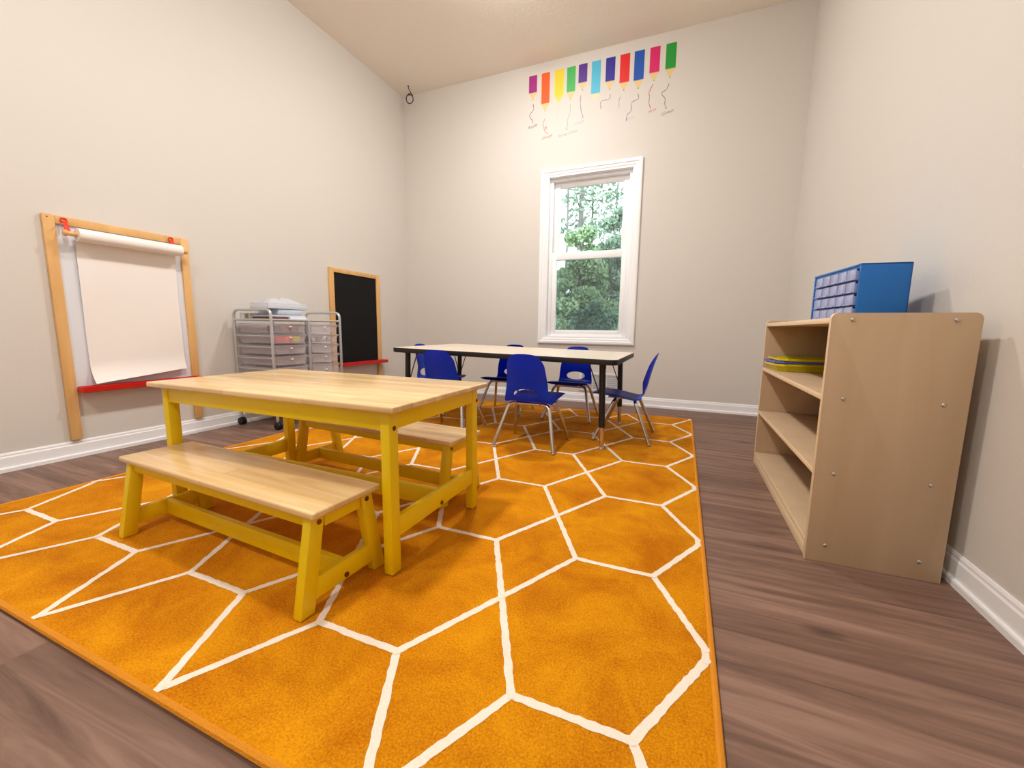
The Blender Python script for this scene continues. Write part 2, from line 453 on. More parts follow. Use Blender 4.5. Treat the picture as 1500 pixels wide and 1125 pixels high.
for sx in (-1, 1):
    obj('apron', box(nb(), sx*(hx-.002), sx*(hx-.020), -hy+.037, hy-.037, .402, Z-.001, .002), M['yellow'], tb)
    ss = obj('side_stretcher', box(nb(), sx*(hx-.002), sx*(hx-.020), -hy+.037, hy-.037, .101, .158, .003), M['yellow'], tb)
    for y, z in ((-hy+.020, .407), (hy-.008, .407), (0, .113)):
        obj('bolt', tube(nb(), [(sx*(hx-.003), y, z), (sx*(hx+.0012), y, z)], .0065, 14), M['bolt'], tb)
obj('center_stretcher', box(nb(), -hx+.020, hx-.020, -.010, .010, .101, .158, .003), M['yellow'], tb)

# ------------------------------------------------------------------ benches
def make_bench(label, loc, rz):
    t = thing('bench', label, 'bench', loc, rz, 'yellow benches beside the play table')
    hl, hw, zt = .4445, .1045, .2525
    obj('seat', box(nb(), -hl, hl, -hw, hw, zt-.017, zt, .005, 3), M['top'], t)
    for sx in (-1, 1):
        for sy in (-1, 1):
            xo, xi = sx*(hl-.020), sx*(hl-.048)
            def rect(yo, yi, z):
                a, b = min(xo, xi), max(xo, xi); c, d = min(yo, yi), max(yo, yi)
                return [(a, c, z), (b, c, z), (b, d, z), (a, d, z)]
            g = prism(nb(), rect(sy*(hw+.030), sy*(hw-.010), 0), rect(sy*(hw-.012), sy*(hw-.050), zt-.017), .004)
            obj('leg', g, M['yellow'], t)
        obj('apron', box(nb(), sx*(hl-.023), sx*(hl-.040), -hw+.050, hw-.050, zt-.055, zt-.018, .002), M['yellow'], t)
        obj('side_stretcher', box(nb(), sx*(hl-.022), sx*(hl-.040), -hw+.002, hw-.002, .030, .082, .003), M['yellow'], t)
        for y, z in ((-hw+.032, zt-.036), (hw-.030, zt-.036), (0, .043)):
            obj('bolt', tube(nb(), [(sx*(hl-.022), y, z), (sx*(hl-.0185), y, z)], .0065, 14), M['bolt'], t)
    for sy in (-1, 1):
        obj('apron', box(nb(), -hl+.048, hl-.048, sy*(hw-.016), sy*(hw-.033), zt-.047, zt-.018, .002), M['yellow'], t)
    obj('center_stretcher', box(nb(), -hl+.040, hl-.040, -.009, .009, .030, .082, .003), M['yellow'], t)
    return t
b0 = make_bench('yellow bench with wood seat in front of the play table, nearest the camera', (-1.175, .754, RZ), math.radians(-3.1))
dup(b0, (-1.195, 1.395, RZ), math.radians(-4.6), 'yellow bench with wood seat half under the far side of the play table')

# ------------------------------------------------------------------ activity table
AX0, AX1, AY0, AY1 = -1.785, -.312, 2.19, 3.03
at = thing('activity_table', 'long rectangular activity table with black edge and pale top under the window', 'table', ((AX0+AX1)/2, (AY0+AY1)/2, RZ))
ax, ay = (AX1-AX0)/2, (AY1-AY0)/2
slope = (.548-.522)/(AX1-AX0); zc = .535-RZ
def rrect(x, y, r, n=6):
    out = []
    for cx, cy, a0 in ((x-r, y-r, 0), (-x+r, y-r, 90), (-x+r, -y+r, 180), (x-r, -y+r, 270)):
        for k in range(n+1):
            a = math.radians(a0+90*k/n); out.append((cx+r*math.cos(a), cy+r*math.sin(a)))
    return out
def zt_(x): return zc-slope*x
def tilt(pts, dz): return [(x, y, zt_(x)+dz) for x, y in pts]
o_ = rrect(ax, ay, .05); i_ = rrect(ax-.004, ay-.004, .047)
obj('tabletop', prism(nb(), tilt(i_, -.026), tilt(i_, 0)), M['lam'], at)
eb = nb()
rings = [[eb.verts.new(p) for p in tilt(q, dz)] for q, dz in ((i_, -.0005), (rrect(ax-.001, ay-.001, .049), -.0008), (o_, -.004), (o_, -.026), (rrect(ax-.002, ay-.002, .049), -.030), (i_, -.030))]
for a, b in zip(rings, rings[1:]+rings[:1]):
    for k in range(len(a)): eb.faces.new((a[k], a[(k+1) % len(a)], b[(k+1) % len(a)], b[k]))
obj('edge_band', eb, M['blackband'], at)
for sx, sy in ((1, -1), (1, 1), (-1, -1), (-1, 1)):
    xf = sx*(ax-.075); yf = sy*(ay-.070); xt = sx*(ax-.088); yt = sy*(ay-.073)
    top = Vector((xt, yt, zt_(xt)-.030)); foot = Vector((xf, yf, 0)); jn = foot+(top-foot)*(.125/top.z)
    lg = obj('leg', tube(nb(), [top, jn], .0175, 18), M['black'], at); lg['label'] = 'black tubular upper leg'
    g = nb(); tube(g, [jn+(top-jn)*.02, foot+Vector((0, 0, .012))], .0135, 16)
    obj('leg_insert', g, M['chrome'], lg)
    g = nb(); tube(g, [foot, foot+Vector((0, 0, .008)), foot+Vector((0, 0, .016))], .016, 16, rs=[.017, .016, .010]); obj('glide', g, M['glide'], lg)
    g = nb(); tube(g, [top+Vector((0, 0, -.004)), top+Vector((0, 0, .0005))], .036, 20); obj('mounting_plate', g, M['black'], lg)
    low = foot+(top-foot)*(.27/top.z)
    for dx, dy in ((-sx*.075, 0), (0, -sy*.11)):
        e = Vector((xt+dx, yt+dy, 0)); e.z = zt_(e.x)-.030
        obj('brace_rod', tube(nb(), [low, e], .0035, 8), M['black'], lg)

# ------------------------------------------------------------------ blue chairs
def chair_shell():
    prof = [(.352, .268), (.350, .280), (.338, .288), (.30, .287), (.24, .280), (.18, .272), (.13, .262), (.095, .259), (.070, .265), (.052, .281), (.042, .305), (.034, .345), (.022, .400), (.008, .455), (-.008, .505), (-.018, .535)]
    P = [Vector((0, y, z)) for y, z in prof]
    # densify by Catmull-Rom
    Q = []
    for i in range(len(P)-1):
        p0, p1, p2, p3 = P[max(i-1, 0)], P[i], P[i+1], P[min(i+2, len(P)-1)]
        for k in range(10):
            t = k/10
            Q.append(.5*((2*p1)+(p2-p0)*t+(2*p0-5*p1+4*p2-p3)*t*t+(3*p1-p0-3*p2+p3)*t**3))
    Q.append(P[-1])
    S = [0]
    for a, b in zip(Q, Q[1:]): S.append(S[-1]+(b-a).length)
    tot = S[-1]
    def at_(s):
        s = min(max(s, 0), tot)
        for i in range(len(S)-1):
            if S[i+1] >= s:
                t = (s-S[i])/(S[i+1]-S[i]+1e-9); return Q[i].lerp(Q[i+1], t)
        return Q[-1]
    # arc position at which the back begins / hole centre
    sb = min(range(len(Q)), key=lambda i: (Q[i]-Vector((0, .043, .309))).length); sh = S[sb]
    sbend = S[min(range(len(Q)), key=lambda i: (Q[i]-Vector((0, .060, .272))).length)]
    NU, NV = 44, 110
    bm = nb(); V = {}
    def width(s):
        if s < sbend: return .148-.016*(s/sbend)
        f = (s-sbend)/(tot-sbend); return .132-.030*f
    for i in range(NU+1):
        u = -1+2*i/NU
        s0 = .020*abs(u)**5; s1 = tot-.012*abs(u)**2-.055*abs(u)**7
        for jv in range(NV+1):
            s = s0+(s1-s0)*jv/NV; p = at_(s); w = width(s)
            f = max(0, min(1, (s-sbend)/.10))
            curl_b = .034*abs(u)**2.4*f*(1-.5*max(0, (s-sbend)/(tot-sbend)))   # back wraps forward
            curl_s = -.010*abs(u)**6*(1-f)-.004*abs(u)**2*(1-f)*-1   # seat edges roll down
            V[i, jv] = [u*w, p.y+curl_b, p.z+curl_s, s]
    hw, hh = .071, .031
    def inside(i, jv):
        x, _, _, s = V[i, jv]; return (x/hw)**2+((s-sh)/hh)**2 < 1
    INS = {k: inside(*k) for k in V}
    faces = []
    for i in range(NU):
        for jv in range(NV):
            q = [(i, jv), (i+1, jv), (i+1, jv+1), (i, jv+1)]
            if sum(INS[k] for k in q) < 4 and not (sum(INS[k] for k in q) >= 3): faces.append(q)
    used = {k for q in faces for k in q}
    for k in used:       # snap the rim of the hole on to the ellipse
        if INS[k]:
            x, y, z, s = V[k]; d = math.hypot(x/hw, (s-sh)/hh); nx, ns = x/d, sh+(s-sh)/d
            p = at_(ns); V[k] = [nx, p.y+(y-at_(s).y), p.z+(z-at_(s).z), ns]
    vv = {k: bm.verts.new(V[k][:3]) for k in used}
    for q in faces: bm.faces.new([vv[k] for k in q])
    bmesh.ops.solidify(bm, geom=bm.faces[:], thickness=.0055)
    return bm
def make_chair(label):
    t = thing('school_chair', label, 'chair', (0, 0, RZ), 0, 'blue school chairs around the activity table')
    sh = obj('seat_shell', chair_shell(), M['blue'], t)
    for sy, yf, yb in ((-1, 0., .098), (1, .325, .215)):
        bar_z = .247
        for sx in (-1, 1):
            path = fillet([(sx*.040, yb, bar_z), (sx*.118, yb, bar_z), (sx*.177, yf, .010)], .055, 8)
            lg = obj('leg', tube(nb(), path, .0105, 14), M['chrome'], t)
            g = nb(); ball(g, (sx*.178, yf, .007), .011, 1, 1, .62, 12); obj('glide', g, M['glide'], lg)
        obj('cross_bar', tube(nb(), [(-.040, yb, bar_z), (.040, yb, bar_z)], .0105, 14), M['chrome'], t)
    for sx in (-1, 1):
        obj('support_rail', tube(nb(), [(sx*.07, .075, .252), (sx*.075, .26, .258)], .006, 10), M['chrome'], t)
    return t
c0 = make_chair('blue chair with its whole back to the camera, at the long table')
c0.location = (-.781, 2.040, RZ); c0.rotation_euler = (0, 0, math.radians(0))
for x, y, a, lab in (
    (-1.378, 2.115, 0, 'blue chair at the long table, half hidden behind the yellow play table'),
    (-1.985, 2.815, -90, 'blue chair at the left end of the long table, partly behind its black leg'),
    (-1.310, 3.200, 180, 'blue plastic chair at the far side of the long table, left of the window'),
    (-.762, 3.185, 180, 'blue plastic chair at the far side of the long table, below the window'),
    (-.145, 2.615, 90, 'blue plastic chair seen from the side at the right end of the long table')):
    dup(c0, (x, y, RZ), math.radians(a), lab)

# ------------------------------------------------------------------ low shelf unit
SX0, SX1, SY0, SY1 = .380, .693, 1.410, 2.400
sf = thing('storage_shelf', 'low birch plywood shelf unit with three shelves against the right wall', 'shelf', (SX0, SY0, 0))
D_, W_ = SX1-SX0, SY1-SY0
def panel_round(x0, x1, z0, z1, r, n=6):
    pts = [(x0, z0), (x1, z0)]
    for cx, a0 in ((x1-r, 0), (x0+r, 90)):
        for k in range(n+1):
            a = math.radians(a0+90*k/n); pts.append((cx+r*math.cos(a), z1-r+r*math.sin(a)))
    return pts
for y0, y1 in ((0, .018), (W_-.018, W_)):
    p = nb(); extrude_poly(p, panel_round(0, D_, 0, .735, .014), 1, y0, y1, .002)
    sp = obj('side_panel', p, None, sf, mats=[M['birch'], M['birch_edge']])
    for f in sp.data.polygons:
        if abs(f.normal.y) < .9: f.material_index = 1
def board(name, z0, z1, x0=.001, x1=None):
    o = obj(name, box(nb(), x0, x1 or D_-.008, .018, W_-.018, z0, z1, .0015), None, sf, mats=[M['birch'], M['birch_edge']])
    for f in o.data.polygons:
        if f.normal.x < -.5: f.material_index = 1
    return o
board('top_board', .706, .722)
for z in (.503, .281, .063): board('shelf_board', z-.017, z)
board('kick_board', .001, .046, .003, .020)
obj('back_panel', box(nb(), D_-.008, D_-.001, .018, W_-.018, .02, .722, .001), M['birch'], sf)
for z in (.716, .495, .274, .054):
    for x in (.048, .263):
        s = nb(); ball(s, (x, -.0005, z), .0055, 1, .45, 1, 12); obj('screw', s, M['glide'], sf)

# ---- small-parts cabinet
cw, cd, ch = .357, .139, .184
cb = thing('drawer_cabinet', 'bright blue small-parts cabinet with clear drawers on top of the shelf unit', 'cabinet', (.521, 1.700, .722), math.radians(6.4))
g = nb(); tw = .006
box(g, 0, cd, 0, tw+.004, 0, ch, .002); box(g, 0, cd, cw-tw-.004, cw, 0, ch, .002)
box(g, 0, cd, 0, cw, ch-.007, ch, .002); box(g, 0, cd, 0, cw, 0, .006, .002); box(g, cd-.006, cd, 0, cw, 0, ch, .002)
rows, cols = 4, 5
rh = (ch-.020)/rows
for r in range(1, rows): box(g, .003, cd-.006, .008, cw-.008, .006+r*rh-.0012, .006+r*rh+.0012)
colw = (cw-.022-.028)/cols
for c in range(1, cols): box(g, .006, cd-.006, .011+c*colw-.001, .011+c*colw+.001, .006, .006+rows*rh)
box(g, .004, cd-.006, .011+cols*colw, cw-.008, .006, .006+rows*rh)
box(g, .004, cd-.006, .008, cw-.008, .006+rows*rh, ch-.006)
obj('case', g, M['cab'], cb)
d = nb(); dw, dh = colw-.004, rh-.006
box(d, -.007, -.004, 0, dw, 0, dh, .001); box(d, -.004, .10, 0, dw, 0, .0015); box(d, -.004, .10, 0, .0015, 0, dh*.85); box(d, -.004, .10, dw-.0015, dw, 0, dh*.85)
d0 = obj('drawer', d, M['cabdrawer'], cb)
p0 = obj('pull', box(nb(), -.013, -.006, .004, dw-.004, 0, .004, .0015), M['cabdrawer'], d0)
for r in range(rows):
    for c in range(cols):
        if r == c == 0: o, p = d0, p0
        else:
            o = d0.copy(); COL.objects.link(o); o.parent = cb
            p = p0.copy(); COL.objects.link(p); p.parent = o
        o.location = (0, .011+c*colw+.002, .006+r*rh+.003)

# ---- stacked trays
def tray_bm(L, W, H, ch_):
    bm = nb()
    def oct_(l, w, c, z): return [bm.verts.new(p) for p in ((-l+c, -w, z), (l-c, -w, z), (l, -w+c, z), (l, w-c, z), (l-c, w, z), (-l+c, w, z), (-l, w-c, z), (-l, -w+c, z))]
    ins = .016
    R = [oct_(L-ins, W-ins, ch_, 0), oct_(L-.008, W-.008, ch_, H-.009), oct_(L, W, ch_, H-.009), oct_(L, W, ch_, H), oct_(L-.009, W-.009, ch_, H), oct_(L-ins-.003, W-ins-.003, ch_, .003)]
    for a, b in zip(R, R[1:]):
        for k in range(8): bm.faces.new((a[k], a[(k+1) % 8], b[(k+1) % 8], b[k]))
    bm.faces.new(R[0][::-1]); bm.faces.new(R[-1])
    return bm
for i, (mm, lab, dx, dy) in enumerate(((M['traY'], 'yellow plastic tray at the bottom of the stack on the upper shelf', 0, 0), (M['traB'], 'violet blue plastic tray between the two yellow trays on the shelf', -.002, .002), (M['traY'], 'yellow plastic tray on top of the blue tray on the shelf', .012, -.004))):
    o = obj('plastic_tray', tray_bm(.143, .112, .034, .03), mm, smooth=False)
    o.location = (.527+dx, 2.262+dy, .5035+(0, .0125, .025)[i]); o.rotation_euler = (0, 0, math.radians(5))
    tag(o, lab, 'tray', 'trays stacked on the upper shelf')

# ------------------------------------------------------------------ easels on the left wall
def easel(name, label, y0, y1, zb, zt, top_w, st_w, panel_mat, tray_z, tray_y0, tray_y1, panel_z0, root_y):
    t = thing(name, label, 'easel', (XL, root_y, 0))
    f = .022
    for a, b in ((y0, y0+st_w), (y1-st_w, y1)):
        obj('frame_stile', box(nb(), .001, f, a-root_y, b-root_y, zb, zt, .003), M['pine'], t)
    m2 = obj('top_rail', box(nb(), .001, f-.0005, y0+st_w-root_y, y1-st_w-root_y, zt-top_w, zt-.0005, .003), M['pine'], t)
    obj('panel', box(nb(), .002, .012, y0+st_w-.002-root_y, y1-st_w+.002-root_y, panel_z0, zt-top_w+.002), panel_mat, t)
    tr = nb(); a, b = tray_y0-root_y, tray_y1-root_y
    prof = [(f+.0005, .000), (f+.050, .000), (f+.058, .006), (f+.060, .030), (f+.055, .031), (f+.050, .012), (f+.010, .008), (f+.006, .031), (f+.0005, .031)]
    extrude_poly(tr, [(x, tray_z+z) for x, z in prof], 1, a, b)
    obj('tray', tr, M['red'], t)
    for q, s in ((a, -1), (b, 1)): obj('tray_end', box(nb(), f+.001, f+.058, q, q+s*.006, tray_z, tray_z+.03, .002), M['red'], t)
    return t
fy = lambda v: v*.993
fz = lambda v: .68+(v-.68)*.993
e1 = easel('art_easel', 'pine wall easel with white panel, paper roll and red tray', .996, 1.612, .093, 1.192, .040, .043, M['board'], .332, 1.045, 1.596, .345, 1.3)
# hooks
for y, full in ((1.068, True), (1.520, True)):
    h = nb()
    tube(h, fillet([(.024, y-1.3-.011, 1.183), (.026, y-1.3-.011, 1.163), (.026, y-1.3+.011, 1.163), (.024, y-1.3+.011, 1.183)], .008, 4, True), .003, 8, closed=True)
    obj('hook', h, M['redstrap'], e1)
    s = nb(); box(s, .026, .031, y-1.3-.010, y-1.3+.010, 1.100, 1.170, .002, rot=Matrix.Rotation(math.radians(-28), 3, 'Y'), piv=(.028, 0, 1.168))
    obj('strap', s, M['redstrap'], e1)
obj('screw', tube(nb(), [(.021, 1.012-1.3, 1.178), (.0235, 1.012-1.3, 1.178)], .003, 10), M['bolt'], e1)
obj('peg', tube(nb(), [(.02, 1.050-1.3, 1.150), (.055, 1.050-1.3, 1.150)], .003, 8), M['glide'], e1)
# paper roll: a thing hanging on the hooks
RXC, RZC, RR = XL+.070, 1.108, .031
pr_ = thing('paper_roll', 'white paper roll hanging across the top of the easel with its sheet unrolled', 'paper roll', (RXC, 1.31, RZC))
rl = nb()
ry0, ry1 = 1.092-1.31, 1.542-1.31
for r0, r1 in ((RR, RR),): tube(rl, [(0, ry0, 0), (0, ry0+.001, 0), (0, ry1-.001, 0), (0, ry1, 0)], RR, 40, rs=[RR-.001, RR, RR, RR-.001])
obj('roll', rl, M['paper'], pr_)
obj('dowel', tube(nb(), [(0, 1.046-1.31, 0), (0, 1.572-1.31, 0)], .011, 16), M['pine'], pr_)
for y in (1.052, 1.566):
    k = nb(); ball(k, (0, y-1.31, 0), .015, 1, .8, 1, 14); obj('dowel_knob', k, M['pine'], pr_)
sh = nb(); NY, NZ = 24, 40; grid = {}
for i in range(NY+1):
    u = i/NY
    for k in range(NZ+1):
        v = k/NZ
        y = (ry0+.008)+u*(ry1-ry0-.016); zbot = .372+.045*u
        z = RZC+(zbot-RZC)*v
        x = XL+.016+.020*max(0, 1-v*7)**1.4*1.2+.040*max(0, v-.86)/.14*(max(0, v-.86)/.14)*(1-.55*u)+.0025*math.sin(v*7+u*2)+.004
        if v < .12: x = XL+.023+(RXC-RR*.97-XL-.023)*(1-v/.12)**2
        grid[i, k] = sh.verts.new((x-RXC, y, z-RZC))
for i in range(NY):
    for k in range(NZ): sh.faces.new((grid[i, k], grid[i+1, k], grid[i+1, k+1], grid[i, k+1]))
obj('sheet', sh, M['paper'], pr_)

e2 = easel('chalkboard', 'black chalkboard in a pine frame with red tray on the left wall, behind the cart', 2.690, 3.316, .093, 1.182, .037, .048, M['slate'], .325, 2.76, 3.335, .338, 3.0)

# ------------------------------------------------------------------ drawer cart
KX0, KX1, KY0, KY1 = -2.785, -2.430, 1.838, 2.405
ct = thing('drawer_cart', 'grey metal rolling cart with two columns of clear drawers by the left wall', 'cart', ((KX0+KX1)/2, (KY0+KY1)/2, 0))
kx, ky = (KX1-KX0)/2, (KY1-KY0)/2
for sy in (-1, 1):
    pth = fillet([(-kx, sy*ky, .062), (-kx, sy*ky, .782), (kx, sy*ky, .782), (kx, sy*ky, .062)], .045, 7)
    obj('end_frame', tube(nb(), pth, .0095, 14), M['steel'], ct)
rims = [.693, .622, .550, .477, .404, .262]
for x in (-kx, kx):
    obj('post', tube(nb(), [(x, 0, .718), (x, 0, .100)], .0085, 12), M['steel'], ct)
    obj('top_rail', tube(nb(), [(x, -ky, .718), (x, ky, .718)], .007, 12), M['steel'], ct)
    obj('bottom_rail', tube(nb(), [(x, -ky, .100), (x, ky, .100)], .008, 12), M['steel'], ct)
for sy in (-1, 1):
    obj('side_rail', tube(nb(), [(-kx, sy*ky, .718), (kx, sy*ky, .718)], .007, 12), M['steel'], ct)
obj('top_shelf', box(nb(), -kx, kx, -ky+.008, ky-.008, .711, .714), M['frost'], ct)
for z in rims:
    for y in (-ky+.004, -.010, .010, ky-.004):
        obj('drawer_rail', tube(nb(), [(-kx, y, z-.010), (kx, y, z-.010)], .0045, 8), M['steel'], ct)
def drawer_bm(w, h, dep):
    bm = nb(); ins = .016; lip = .009; t_ = .0016
    def rect(hw, hd, z): return [bm.verts.new(p) for p in ((-hd, -hw, z), (hd, -hw, z), (hd, hw, z), (-hd, hw, z))]
    hw, hd = w/2, dep/2
    R = [rect(hw-ins-lip, hd-ins*.7, -h), rect(hw-lip, hd-.004, -.002), rect(hw, hd+.004, -.002), rect(hw, hd+.004, .001), rect(hw-lip-t_, hd-.004-t_, .001), rect(hw-ins-lip-t_, hd-ins*.7-t_, -h+t_)]
    for a, b in zip(R, R[1:]):
        for k in range(4): bm.faces.new((a[k], a[(k+1) % 4], b[(k+1) % 4], b[k]))
    bm.faces.new(R[0][::-1]); bm.faces.new(R[-1])
    return bm
wcol = ky-.010
dS = obj('drawer', drawer_bm(wcol-.006, .057, 2*kx-.006), M['frost'], ct, smooth=False)
dD = obj('drawer', drawer_bm(wcol-.006, .125, 2*kx-.006), M['frost'], ct, smooth=False)
def knob_bm(dz):
    g = nb(); ball(g, (kx-.004, 0, dz), .0075, .9, 1.3, .6, 12); return g
kS = obj('knob', knob_bm(-.020), M['trim'], dS); kD = obj('knob', knob_bm(-.040), M['trim'], dD)
firstS = firstD = True
for ri, z in enumerate(rims):
    for sy in (-1, 1):
        src, kn = (dS, kS) if ri < 4 else (dD, kD)
        if ri < 4 and firstS: o = dS; firstS = False
        elif ri >= 4 and firstD: o = dD; firstD = False
        else:
            o = src.copy(); COL.objects.link(o); o.parent = ct
            k = kn.copy(); COL.objects.link(k); k.parent = o
        o.location = (0, sy*(wcol/2+.006), z)
for x in (-kx, kx):
    for sy in (-1, 1):
        cst = obj('caster', tube(nb(), [(x, sy*ky, .066), (x, sy*ky, .050)], .007, 12), M['steel'], ct)
        w = nb()
        for q in (-.010, .010): tube(w, [(x+.006, sy*ky+q-.008, .0255), (x+.006, sy*ky+q-.006, .0255), (x+.006, sy*ky+q+.006, .0255), (x+.006, sy*ky+q+.008, .0255)], .025, 20, rs=[.021, .025, .025, .021])
        box(w, x-.010, x+.012, sy*ky-.006, sy*ky+.006, .030, .054, .004)
        obj('wheel', w, M['rubber'], cst)

# things in the drawers
cxm = (KX0+KX1)/2
yL, yR = (KY0+KY1)/2-(wcol/2+.006), (KY0+KY1)/2+(wcol/2+.006)
def packet(name, rgb, x0, x1, y0, y1, z0, z1, label, cat, rough=.6, bev=.002, m=None, rot=0.):
    o = obj(name, box(nb(), -(x1-x0)/2, (x1-x0)/2, -(y1-y0)/2, (y1-y0)/2, 0, z1-z0, bev), m or mat(name+'_mat', rgb, rough, var=.06, vscale=30))
    o.location = ((x0+x1)/2, (y0+y1)/2, z0); o.rotation_euler = (0, 0, math.radians(rot))
    return tag(o, label, cat)
z2 = .622-.057+.002
packet('paper_pad', (214, 36, 40), -2.505, -2.452, yL-.098, yL-.034, z2, z2+.042, 'red paper pad in the cart\'s second drawer of the left column', 'paper')
packet('paper_pad', (252, 96, 26), -2.505, -2.452, yL-.032, yL+.016, z2, z2+.042, 'orange paper pad beside the red pad in the cart drawer', 'paper')
packet('paper_pad', (216, 196, 50), -2.505, -2.452, yL+.036, yL+.088, z2, z2+.042, 'yellow paper pad at the right of the same drawer as the red pad', 'paper')
z1 = .693-.057+.002
packet('crayon_box', (50, 48, 84), -2.53, -2.455, yL-.096, yL-.058, z1, z1+.040, 'dark blue box in the cart\'s top left drawer', 'box')
packet('crayon_box', (140, 44, 40), -2.53, -2.455, yL-.054, yL+.085, z1, z1+.034, 'dark red box in the cart\'s top left drawer', 'box')
for k in range(4):
    y = yR-.08+k*.048
    packet('glue_bottle', ((196, 196, 204), (120, 122, 132), (206, 206, 214), (150, 152, 160))[k], -2.60, -2.46, y-.016, y+.016, z2, z2+.032, ('pale grey tub leftmost in the cart\'s second right drawer', 'dark grey tub second from left in the second right drawer', 'pale tub third from left in the second right drawer', 'mid grey tub rightmost in the second right drawer')[k], 'tub', bev=.006)

# things on the cart
zt0 = .7142
packet('story_book', (112, 56, 58), -2.66, -2.452, 1.875, 1.980, zt0, zt0+.022, 'dark red book lying at the bottom of the pile on the cart', 'book', .5)
packet('paper_ream', (234, 236, 244), -2.69, -2.455, 2.000, 2.130, zt0, zt0+.024, 'white paper block beside the dark red book on the cart', 'paper', .7)
lid = nb(); box(lid, -.12, .12, -.132, .132, 0, .004, .0015); frame_r = [(-.12, .12, -.132, -.128), (-.12, .12, .128, .132), (-.12, -.116, -.132, .132), (.116, .12, -.132, .132)]
for a in frame_r: box(lid, *a, .002, .012, .001)
o = obj('bin_lid', lid, mat('pale_blue_lid', (206, 214, 230), .3)); o.location = (-2.585, 2.003, zt0+.0245); tag(o, 'pale blue plastic lid lying across the red book on the cart', 'lid')
packet('pulp_packet', (192, 212, 230), -2.69, -2.462, 1.915, 2.105, zt0+.037, zt0+.076, 'light blue soft packet in the middle of the pile on the cart', 'packet', .35, .008)
def bagmesh(L, W, hgt, seed, sag):
    bm = nb(); r = random.Random(seed); n = 14; G = {}
    ph = [r.uniform(0, 6) for _ in range(6)]
    for side in (0, 1):
        for i in range(n+1):
            for k in range(n+1):
                u, v = 2*i/n-1, 2*k/n-1
                e = (1-abs(u)**4)*(1-abs(v)**4)
                w = .5+.25*math.sin(3*u+ph[0]+2*v)+.25*math.sin(5*v+ph[1]-2*u)
                z = (hgt*e*(.45+.55*w) if side else hgt*.02*e) - sag*(max(0, abs(u)-.8))*0
                G[side, i, k] = bm.verts.new((u*W, v*L, z))
        for i in range(n):
            for k in range(n):
                q = [G[side, i, k], G[side, i+1, k], G[side, i+1, k+1], G[side, i, k+1]]
                bm.faces.new(q if side else q[::-1])
    bmesh.ops.remove_doubles(bm, verts=bm.verts, dist=.0002)
    return bm
case = nb(); box(case, -.078, .078, -.150, .160, .030, .038, .003)
for a in ((-.078, .078, -.150, -.146), (-.078, .078, .156, .160), (.075, .078, -.150, .160), (-.078, -.075, -.150, .160)): box(case, *a, .0, .031, .001)
o = obj('document_case', case, mat('white_grey_plastic', (206, 214, 228), .25)); o.location = (-2.536, 1.985, zt0+.0765); o.rotation_euler = (0, 0, math.radians(2)); tag(o, 'white plastic document case near the top of the pile on the cart', 'case')
o = obj('zip_pouch', bagmesh(.125, .07, .042, 4, 0), M['clearbag']); o.location = (-2.54, 2.0, zt0+.115); tag(o, 'clear plastic pouch lying on top of the pile on the cart', 'pouch')
g = thing('carton', 'small pale carton with a green patch at the back left of the cart top', 'box', (-2.70, 1.885, zt0))
obj('box', box(nb(), -.05, .05, -.030, .055, 0, .048, .001), mat('pale_carton', (200, 202, 198), .7), g)
obj('green_panel', box(nb(), .004, .036, -.0308, -.0300, .006, .042), mat('olive_green_print', (132, 140, 112), .7), g)
obj('white_panel', box(nb(), -.040, -.008, -.0308, -.0300, .006, .042), mat('white_print', (226, 226, 226), .7), g)

# ------------------------------------------------------------------ wall vent, ceiling cable
vt = thing('air_vent', 'white return air grille low on the wall beneath the window', 'vent', (-.69, YB, .195))
vw, vh = .190, .088
obj('frame', frame_ring(nb(), -vw, vw, -vh, vh, .022, -.010, -.0005, .002), M['ventm'], vt)
obj('backing', box(nb(), -vw+.02, vw-.02, -.002, -.0005, -vh+.02, vh-.02), M['ventdark'], vt)
lv = nb()
for k in range(15):
    z = -vh+.026+k*.0095
    box(lv, -vw+.022, vw-.022, -.0085, -.0015, z-.0008, z+.0008, rot=Matrix.Rotation(math.radians(38), 3, 'X'))
obj('louvres', lv, M['ventm'], vt)
for x in (-.065, .065): obj('divider', box(nb(), x-.004, x+.004, -.0095, -.001, -vh+.022, vh-.022), M['ventm'], vt)

cc = Vector((-2.655, 3.655, 2.925))
pts = [(-2.66, 3.643, HC), (-2.656, 3.644, 3.015), (-2.640, 3.648, 2.985), (-2.628, 3.652, 2.955)]
for k in range(0, 34):
    a = math.radians(12-k*22); r = .040+.004*math.sin(k*.7)
    pts.append(cc+Vector((r*math.cos(a), .004*math.sin(k*.45), r*math.sin(a)*.95+(.010 if k > 14 and math.sin(a) > 0 else 0))))
cr = obj('coiled_cable', tube(nb(), [tuple(p) for p in pts], .0042, 8), M['cord'])
tag(cr, 'dark coiled cable hanging from the ceiling in the far left corner', 'cable')
h = nb(); ball(h, (-2.66, 3.643, HC-.001), .010, 1, 1, .3, 12); obj('cable_hole', h, M['cord'], cr)

